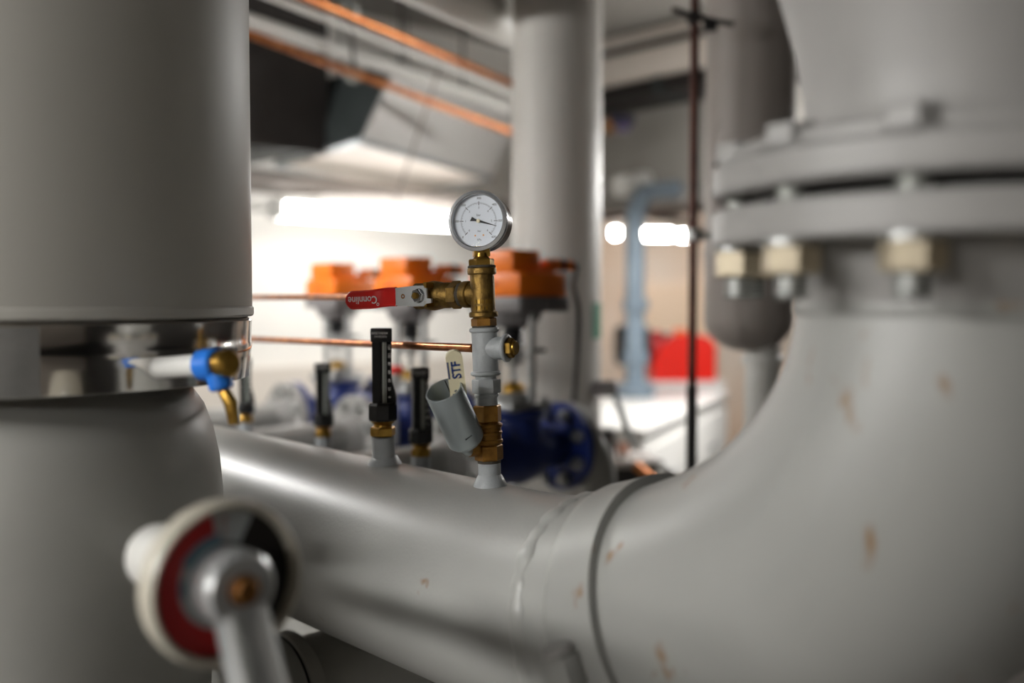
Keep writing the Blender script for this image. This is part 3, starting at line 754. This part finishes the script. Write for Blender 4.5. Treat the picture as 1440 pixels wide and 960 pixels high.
# brass tee
t = thing('brass_tee', 'brass tee fitting below the round pressure gauge', 'fitting', SM)
build('body', G().cyl(.0128, V(444), V(378), 36), M['brass'], t)
build('lower_rim', G().ring(.0115, .0152, V(446), V(438), 36, ch=.0012), M['brass'], t)
build('upper_rim', G().ring(.0115, .0152, V(386), V(376), 36, ch=.0012), M['brass'], t)
build('nipple', G().hexa(.0232, V(459), V(447), ch=.001).cyl(.0112, V(464), V(440), 24), M['brass_o'], t)
WA = Vector((-.83, .56, .01)).normalized()      # axis of the side branch and the red lever valve
zb_ = V(413)
wm = frame((0, 0, zb_), WA, UP)
build('side_branch', G().cyl(.0122, 0, .024, 32, wm).ring(.011, .0142, .015, .024, 32, wm, ch=.001), M['brass'], t)
build('hemp_seal', G().cyl(.0128, .023, .029, 28, wm), M['hemp'], t)
rnd = random.Random(3)
for k in range(9):                               # raised casting letters
    a = -PI / 2 + (k % 5 - 2) * .30
    lz = V(424) if k < 5 else V(433)
    build('cast_mark', G().box(-.0012, .0012, -.0006, .0006, -.002, .002, Matrix.Rotation(a + PI / 2, 4, 'Z') @ Matrix.Translation((0, -.0129, lz))), M['brass_b'], t, smooth=False)
bush = build('bushing', G().hexa(.0235, V(376), V(364), ch=.0012, rot=.2).lathe([(.0105, V(365)), (.007, V(361)), (.0065, V(356))], 24), M['brass_b'], t)
build('sealing_tape', G().ring(.011, .0148, V(377), V(373), 28, ch=.001), M['hemp'], t)
# red lever ball valve
t = thing('lever_valve', 'brass ball valve with red lever left of the pressure gauge', 'valve', SM @ wm)
build('body', G().hexa(.026, .028, .040, ch=.001).lathe([(.0122, .040), (.0138, .044), (.0138, .052), (.0148, .056), (.0162, .064), (.0150, .074), (.0125, .079)], 36).hexa(.0245, .079, .092, ch=.001), M['brass'], t)
sdir = (SM @ wm).inverted().to_3x3() @ Vector((-.50, -.866, 0)).normalized()
sdir = (sdir - Vector((0, 0, 1)) * sdir.z).normalized()      # stem axis square to the valve axis
so_ = Vector((0, 0, .066))
stm = frame(so_, sdir, (0, 0, 1))                            # x along valve axis (to the left), z to the camera
build('stem_boss', G().cyl(.0085, .008, .021, 24, stm, ch=.001), M['brass'], t)
build('stop_lug', G().box(-.010, -.006, .006, .012, .012, .024, stm).box(-.010, -.006, -.014, -.008, .012, .024, stm), M['brass_b'], t, smooth=False)
lev = build('lever', G().prism([(-.010, -.007), (-.006, -.0105), (.008, -.0108), (.036, -.0092), (.036, .0092), (.010, .0112), (-.006, .0112), (-.010, .0085), (-.016, .0080), (-.016, .0035), (-.010, .0030)], .0215, .0240, stm), M['satin'], t, ang=25)
build('rivet_hole', G().ring(.0012, .0026, .0240, .0243, 16, stm @ Matrix.Translation((.0225, 0, 0))), M['rust_bolt'], lev)
gp = []
LX = [.030, .040, .050, .054, .062, .080, .096, .102]
LZ = [0, .0, -.0005, .0005, .004, .0055, .0055, .005]
n = 12
rings = []
for i in range(25):
    s = i / 24; x = .033 + s * .070
    bend = .0035 * (1 / (1 + math.exp(-(x - .056) / .003)))
    yb = .0022 * (1 / (1 + math.exp(-(x - .056) / .004)))
    hw = .0104 if x < .092 else .0104 * math.sqrt(max(0.02, 1 - ((x - .092) / .0112) ** 2))
    th = .0022
    rings.append([stm @ Vector((x, hw * cy + yb, .0228 + bend + th * cz)) for cy, cz in ((-1, -.6), (-.85, -1), (.85, -1), (1, -.6), (1, .6), (.85, 1), (.80, .75), (-.80, .75), (-.85, 1), (-1, .6))])
grip2 = build('red_grip', G().loft(rings), M['red_grip'], lev, ang=40)
ltm = stm @ Matrix.Translation((.0775, .0022, .0228 + .0035 + .0018))
# the face seen from the camera: picture right = -x, picture up = z ; the word is upside down
xv = (stm.to_3x3() @ Vector((1, 0, 0))); zv = stm.to_3x3() @ Vector((0, 0, 1))
side = zv.cross(xv)
lettering('grip_print', 'Connline', .0118, M['ink_white'], grip2, ltm, bold=.0001)
build('print_ring', G().ring(.0011, .0018, 0, .0002, 12, ltm @ Matrix.Translation((-.0225, .0055, 0))), M['ink_white'], grip2)
build('lever_nut', G().hexa(.0125, .0240, .0300, stm, ch=.0008, rot=.2).cyl(.0078, .0240, .0250, 20, stm), M['chrome'], t)
build('stem_end', G().cyl(.0036, .022, .0322, 16, stm, ch=.0005).box(-.0036, .0036, -.0005, .0005, .0318, .0324, stm), M['brass_b'], t)
build('compression_nut', G().hexa(.019, .092, .104, ch=.001).cyl(.0065, .104, .110, 16, ch=.001), M['brass'], t)
vm = SM @ wm
ce = vm @ Vector((0, 0, .104))
cw = U(360, 418, 1.72)
cdirn = (cw - ce).normalized()
run('copper_tube', 'upper bright copper tube running left from the red lever valve', 'pipe', ce, ce + cdirn * ((WD - .002 - ce.dot(D)) / cdirn.dot(D)), .0046, M['copper'], 14, mids=(ce + cdirn * .05,))
ca2 = SM @ Vector((-.012, .004, V(489))); cw = U(362, 477, 1.62)
cdirn = (cw - ca2).normalized()
run('copper_tube', 'lower copper tube running left from the grey tee', 'pipe', ca2, ca2 + cdirn * ((WD - .002 - ca2.dot(D)) / cdirn.dot(D)), .0047, M['copper'], 14)
# pressure gauge
gc = U(671.5, 310, dep0 - .006)
yaw = math.radians(13)
gn = Vector((-math.sin(yaw) - .02, -math.cos(yaw), 0.05)).normalized()
GM = frame(gc, gn, Vector((1, 0, 0)))
GM = frame(gc, gn, UP.cross(gn))
t = thing('pressure_gauge', 'round white pressure gauge with black needle on top of the brass tee', 'gauge', GM)
GR = .0315
build('case', G().lathe([(.0, -.030), (GR - .004, -.030), (GR - .001, -.027), (GR - .001, -.001), (GR - .003, 0)], 64, cap=False), M['case'], t)
build('bezel', G().lathe([(GR - .0045, -.003), (GR - .0042, .0012), (GR - .0030, .0020), (GR, .0012), (GR + .0006, -.001), (GR + .0004, -.005), (GR - .001, -.006)], 64, cap=False), M['bezel'], t)
dl = build('dial_plate', G().cyl(GR - .004, -.0046, -.0040, 64), M['dial'], t)
g = G(); g2 = G()
for k in range(61):
    a = math.radians(225 - 270 * k / 60); big = k % 10 == 0
    r0, r1 = (.0165, .0215) if big else ((.0182, .0196) if k % 2 else (.0176, .0196))
    if big:
        r0, r1 = .0165, .0205
    wd = .00036 if big else .00022
    (g if big else g2).box(r0, r1, -wd, wd, -.0040, -.0039, Matrix.Rotation(a, 4, 'Z'))
build('scale_marks', g, M['ink'], dl, smooth=False)
build('fine_scale', g2, M['ink_soft'], dl, smooth=False)
for k in range(7):
    a = math.radians(225 - 45 * k)
    lettering('scale_number', str(k * 100), .0034, M['ink'], dl, Matrix.Translation((.0238 * math.cos(a), .0238 * math.sin(a), -.0039)), thick=.00004)
    lettering('scale_number', str(k), .0032, M['ink_soft'], dl, Matrix.Translation((.0140 * math.cos(a), .0140 * math.sin(a), -.0039)), thick=.00004)
lettering('dial_print', 'bar', .0036, M['ink_soft'], dl, Matrix.Translation((0, .0062, -.0039)), thick=.00004)
lettering('dial_print', 'kPa', .0032, M['ink_soft'], dl, Matrix.Translation((0.001, -.0195, -.0039)), thick=.00004)
lettering('dial_print', 'bar', .0030, M['ink_soft'], dl, Matrix.Translation((0.001, -.0105, -.0039)), thick=.00004)
for s, q in ((-1, .0), (1, .0004)): build('dial_dot', G().cyl(.0009, -.0040, -.0039, 12, Matrix.Translation((.001 + s * .0044, -.0152 + q, 0))), M['orange_ink'], dl)
nm = Matrix.Rotation(math.radians(-15.5), 4, 'Z')
build('needle', G().prism([(-.0088, -.0025), (-.0078, .0025), (-.003, .0010), (.004, .0011), (.0205, .00015), (.0205, -.00015), (.004, -.0011), (-.003, -.0010)], -.0032, -.0027, nm), M['ink'], t, smooth=False)
build('needle_hub', G().cyl(.0021, -.0036, -.0016, 20, ch=.0004), M['cream'], t)
build('lens', G().cyl(GR - .0042, -.0008, .0002, 48), M['lens'], t)
gs = GM.inverted() @ (SM @ Vector((0, 0, V(357))))
ge = GM.inverted() @ (SM @ Vector((0, 0, V(347))))
build('socket', G().box(-.0085, .0085, -.0085, .0085, 0, V(346) - V(361), GM.inverted() @ SM @ Matrix.Translation((0, .004, V(361))) @ Matrix.Rotation(.15, 4, 'Z'), ch=.0012), M['brass_b'], t)

# ================================================================== THERMOMETERS
def make_thermometer(label, foot, s=1.0, yaw=0.0, stub_to=None, grp='black thermometers along the pipes', mat_num=True, lean=0.0):
    """foot: world point at the lower end of the brass nut"""
    m_ = Matrix.Translation(foot) @ Matrix.Rotation(yaw, 4, 'Z') @ Matrix.Rotation(lean, 4, 'Y') @ Matrix.Scale(s, 4)
    t = thing('thermometer', label, 'thermometer', m_, grp)
    zb0, z1, z2, z3 = .018, .040, .112, .128
    def sect(x0, x1, g0, dpt):   # V grooved section seen from the front (-y)
        return [(x0, -.009), (g0 - .001, -.009 + dpt * .2), (g0, -.009 + dpt), (g0 + .007, -.009 + dpt), (x1 - .001, -.010), (x1, -.006), (x1, .010), (x0 + .002, .012), (x0, .008)]
    rings = []
    for z, x1 in ((z1 - .002, .0165), (.046, .0165), (.056, .0150), (.066, .0118), (.074, .0106), (z2 + .001, .0106)):
        rings.append([(x, y, z) for x, y in sect(-.0122, x1, -.0015, .006)])
    body = build('body', G().loft(rings), M['black'], t, ang=25)
    cap_ = build('cap', G().box(-.0138, .0112, -.0125, .0125, z2, z3, ch=.0012), M['black'], t)
    lettering('cap_print', 'BESSTHERM', .0036, M['ink_white'], cap_, frame((-.003, -.01255, z2 + .0102), (0, -1, 0), (1, 0, 0)), bold=.00008, thick=.0001)
    lettering('cap_print', 'SWEDEN', .0036, M['ink_white'], cap_, frame((-.002, -.01255, z2 + .0062), (0, -1, 0), (1, 0, 0)), thick=.0001)
    build('base_nut', G().lathe([(.0165, zb0 + .001), (.0178, zb0 + .003), (.0178, z1 - .003), (.0160, z1)], 8, rot=PI / 8), M['black'], t, ang=20)
    build('glass_tube', G().cyl(.0016, z1, z2, 12, Matrix.Translation((.0012, -.0052, 0))), M['glasswhite'], t)
    build('glass_line', G().cyl(.0007, z1, z2, 8, Matrix.Translation((.0040, -.0058, 0))), M['glasswhite'], t)
    if mat_num:
        for k, q in enumerate(['120', '100', '80', '60', '40', '20', '0']):
            lettering('scale_number', q, .0042, M['ink_white'], body, frame((.0078, -.0101, z2 - .006 - k * .0098), (0, -1, 0), (1, 0, 0)) @ Matrix.Rotation(-PI / 2, 4, 'Z'), bold=.0001, thick=.0003)
    build('brass_nut', G().hexa(.0262, .0, .0115, ch=.0015, rot=.25).lathe([(.011, .0110), (.0108, .014), (.0150, .0185)], 24), M['brass_b'], t)
    return t
xt = header_top(540)
tb0 = HF @ Vector((xt, 0, HR))
tdep = tb0.y
foot = U(538.5, 613, tdep)
lm_ = HF.inverted() @ Matrix.Translation(tb0)
hloc = foot.z - tb0.z
build('thermometer_stub', G().tube([lm_ @ Vector((0, 0, -.012)), lm_ @ Vector((foot.x - tb0.x, foot.y - tb0.y, hloc))], .0136, 28), M['paint_small'], hd)
build('stub_weld', G().lathe([(.0215, -.008), (.0200, .000), (.0165, .006), (.0138, .010)], 40, lm_, cap=False), M['paint_small'], hd)
th = make_thermometer('tall black thermometer with white scale standing on the large header', foot, 1.0, .12)
def rear_thermo(label, px, ytop, yfoot, u, yaw):
    # distance where the level offset across the header equals u
    k = (px - 720) / FPX; dep = u / (E.x * k + E.y)
    f = U(px, yfoot, dep)
    s = (U(px, ytop, dep).z - f.z) / .128
    r = copy_tree(th); r['label'] = label
    r.matrix_world = Matrix.Translation(f) @ Matrix.Rotation(yaw, 4, 'Z') @ Matrix.Scale(s, 4)
    zt_ = EYE - .335 + MR - .008
    tag(build('thermometer_pocket', G().cyl(.0135 * s, zt_ - f.z, 0, 24).bead(.0135 * s, zt_ - f.z + .012, .006, .004, 24), M['paint_small'], mtx=Matrix.Translation(f)), label.replace('black thermometer', 'grey pocket under the black thermometer'), 'pocket')
    return r
rear_thermo('black thermometer with scale behind the tilted galvanised tube', 592, 516, 641, MU - .01, .25)
rear_thermo('black thermometer second from the left behind the header', 455, 510, 614, MU, .3)
rear_thermo('black thermometer at the left edge of the insulated vessel', 346, 503, 594, MU, .3)

# ================================================================== LEFT INSULATED VESSEL
TC = Vector((-.486, 1.0, 0)); TR = .218
tv = thing('insulated_vessel', 'large upright grey vessel with insulated upper half at the left edge', 'vessel', Matrix.Translation(TC))
zs, zr0, zr1 = EYE - .010, EYE - .016, EYE - .080
build('jacket', G().lathe([(TR - .02, zs - .002), (TR - .001, zs - .002), (TR, zs), (TR, ZC - .01), (.1, ZC - .01)], 128), M['jacket'], tv)
build('jacket_lip', G().ring(TR - .004, TR + .0016, zs - .008, zs + .003, 128, ch=.002), M['jacket'], tv)
build('cladding_band', G().lathe([(TR - .006, zs - .008), (TR - .0005, zs - .012), (TR - .0015, zs - .034), (TR - .0005, zs - .036), (TR - .002, zr1 + .02), (TR - .004, zr1), (TR - .006, zr1 - .001), (TR - .0065, zr1 + .006)], 160, cap=False), M['polished'], tv)
sa = math.atan2(-.55, .30)
build('band_lap', G().lathe([(TR + .0004, zs - .013), (TR - .0006, zr1 + .02), (TR - .0032, zr1)], 24, rot=math.radians(-108), arc=math.radians(46), cap=False), M['steel'], tv)
build('insulation_end', G().lathe([(TR - .005, zr1 + .004), (.19, zr1 + .003), (.145, zr1 - .004), (.12, zr1 - .006)], 96, cap=False), M['dark_foam'], tv)
build('shell', G().lathe([(.10, EYE + .02), (.125, EYE - .06), (.142, EYE - .078), (.156, EYE - .092), (.168, EYE - .11), (.177, EYE - .135), (.183, EYE - .165), (.186, EYE - .20), (.186, EYE - .24), (.180, EYE - .32), (.172, EYE - .40), (.168, EYE - .50), (.168, .25), (.12, .12), (.0, .10)], 128), M['paint_vessel'], tv)
for k in range(3):
    a = k * 2 * PI / 3
    build('leg', G().cyl(.03, 0, .3, 16, Matrix.Translation((.12 * math.cos(a), .12 * math.sin(a), 0))), M['paint_vessel'], tv)
# drain valve with blue body
d0, d1 = U(222, 517, .875), U(284, 513, .84)
dm = frame(d0, d1 - d0, UP)
dl_ = (d1 - d0).length
t = thing('drain_valve', 'small blue drain valve with brass cap on the left vessel', 'valve', dm)
build('pipe', G().cyl(.0095, -.04, dl_ + .004, 20), M['insul'], t)
build('body', G().cyl(.0135, dl_, dl_ + .022, 20, ch=.002), M['blue_b'], t)
build('cap', G().cyl(.0115, dl_ + .022, dl_ + .038, 20, ch=.003), M['brass_b'], t)
dn = dm.inverted().to_3x3() @ Vector((.25, 0, -1)).normalized()
sm_ = frame((0, 0, dl_ + .018), dn, (0, 0, 1))
build('spout', G().cyl(.0105, .006, .022, 16, sm_, ch=.002), M['blue_b'], t)
build('handle', G().tube([sm_ @ Vector((.0, 0, .02)), sm_ @ Vector((.006, 0, .035)), sm_ @ Vector((.003, 0, .052))], [.005, .006, .0045], 10), M['brass_b'], t)

# ================================================================== DIAL VALVE at the lower left
dc = U(321, 821, .62)
DN = (-D + Vector((0, 0, .02))).normalized()
DM = frame(dc, DN, UP.cross(DN))          # x to the picture right, y up, z out of the dial
t = thing('dial_valve', 'balancing valve dial with red scale and steel lever at the lower left', 'valve', DM)
R0 = .0515
build('rim', G().lathe([(R0 - .005, -.012), (R0 - .0045, .002), (R0 - .002, .003), (R0, .0005), (R0 + .001, -.006), (R0, -.014), (R0 - .006, -.018), (.02, -.019)], 96, cap=False), M['ivory'], t)
build('neck', G().lathe([(.0, -.118), (.012, -.1175), (.019, -.114), (.0225, -.106), (.023, -.09), (.022, -.03), (.025, -.018)], 48), M['white_pl'], t)
bk = DM.inverted() @ Vector((dc + D * .10))
back_w = dc + D * .10
tgt = Vector((TC.x, TC.y, back_w.z)) 
vdir = (back_w - Vector((0, 0, EYE))).normalized()
build('mounting_stub', G().tube([DM.inverted() @ back_w, DM.inverted() @ (back_w + vdir * .235)], .011, 20), M['white_pl'], t)
dial = build('dial_plate', G().cyl(R0 - .0048, -.0085, -.0077, 64), M['dark_iron'], t)
def sector(r0, r1, a0, a1, z, n=40):
    A = [math.radians(a0 + (a1 - a0) * k / n) for k in range(n + 1)]
    return G().prism([(r1 * math.cos(a), r1 * math.sin(a)) for a in A] + [(r0 * math.cos(a), r0 * math.sin(a)) for a in A[::-1]], z - .0004, z)
build('red_scale', sector(.029, R0 - .0055, 98, 285, -.0069), M['red_dull'], dial, smooth=False)
build('white_scale', sector(.025, R0 - .0055, 62, 98, -.0069), M['greydial'], dial, smooth=False)
build('inner_ring', sector(.018, .029, 100, 280, -.0067), M['greydial'], dial, smooth=False)
build('blue_mark', sector(.0235, .031, 92, 150, -.0063), M['bluegrey'], dial, smooth=False)
build('blue_mark', sector(.0245, .029, 168, 190, -.0063), M['bluegrey'], dial, smooth=False)
for k in range(26):
    a = math.radians(108 + k * 6.6)
    build('scale_mark', G().box(.0325, .0355 + (k % 5 == 0) * .003, -.0003, .0003, -.0070, -.0067, Matrix.Rotation(a, 4, 'Z')), M['red_ink'], dial, smooth=False)
for q, zz in (('0', .040), ('5', .034), ('1', .028)):
    lettering('scale_number', q, .007, M['red_ink'], dial, frame((zz * math.cos(math.radians(88)), zz * math.sin(math.radians(88)), -.0068), (0, 0, 1), (1, 0, 0)))
hub = build('hub', G().lathe([(.023, -.011), (.0240, .004), (.0235, .016), (.0205, .0195), (.0, .0195)], 48), M['satin'], t)
build('hub_bolt', G().hexa(.0150, .0195, .0260, ch=.0012).cyl(.010, .0193, .0208, 20), M['rust_bolt'], t)
lev_a = math.radians(-82)
ld = Vector((math.cos(lev_a), math.sin(lev_a), 0))
rings = []
pr = Vector((-ld.y, ld.x, 0))
for i in range(14):
    s = i / 13
    dist = .012 + s * .15; hw = .0165 + .002 * s; zz = .014 + .030 * max(0, s - .05) ; thk = .0075
    c_ = ld * dist + Vector((0, 0, zz))
    rings.append([c_ + pr * (hw * x) + Vector((0, 0, thk * z)) for x, z in ((-1, -.8), (-1, .3), (-.7, 1), (-.35, .55), (.35, .55), (.7, 1), (1, .3), (1, -.8))])
build('lever', G().loft(rings), M['satin'], t, ang=50)

# ================================================================== LOWER HEADER under the main one
LZ_ = EYE - .72; LU = 1.0
lo = E * LU; lo.z = LZ_
LF = frame(lo, D, UP)
lh = thing('lower_header', 'grey lower pipe with branch flanges below the large header', 'pipe', LF)
build('pipe', G().cyl(.14, .1, 3.55, 72), M['paint_vessel'], lh)
LI = LF.inverted()
for (px, py, dep, r) in ((372, 985, 1.25, .078), (250, 1002, 1.55, .078)):
    c_ = U(px, py, dep); ul = c_.dot(E)
    bmx = LI @ frame(c_, E, UP)
    L_ = (LU - .10) - ul
    br_ = build('branch_pipe', G().cyl(r - .012, 0, max(L_, .1), 48, bmx), M['paint_vessel'], lh)
    build('branch_flange', G().cyl(r, 0, .022, 64, bmx, ch=.002), M['paint'], br_)
    build('branch_gasket', G().ring(r - .014, r - .003, .022, .026, 48, bmx), M['gasket'], br_)
    build('branch_flange', G().cyl(r, .026, .046, 64, bmx, ch=.002), M['paint_vessel'], br_)
    build('branch_bore', G().ring(r * .45, r * .62, -.006, 0, 48, bmx, ch=.002), M['shank'], br_)
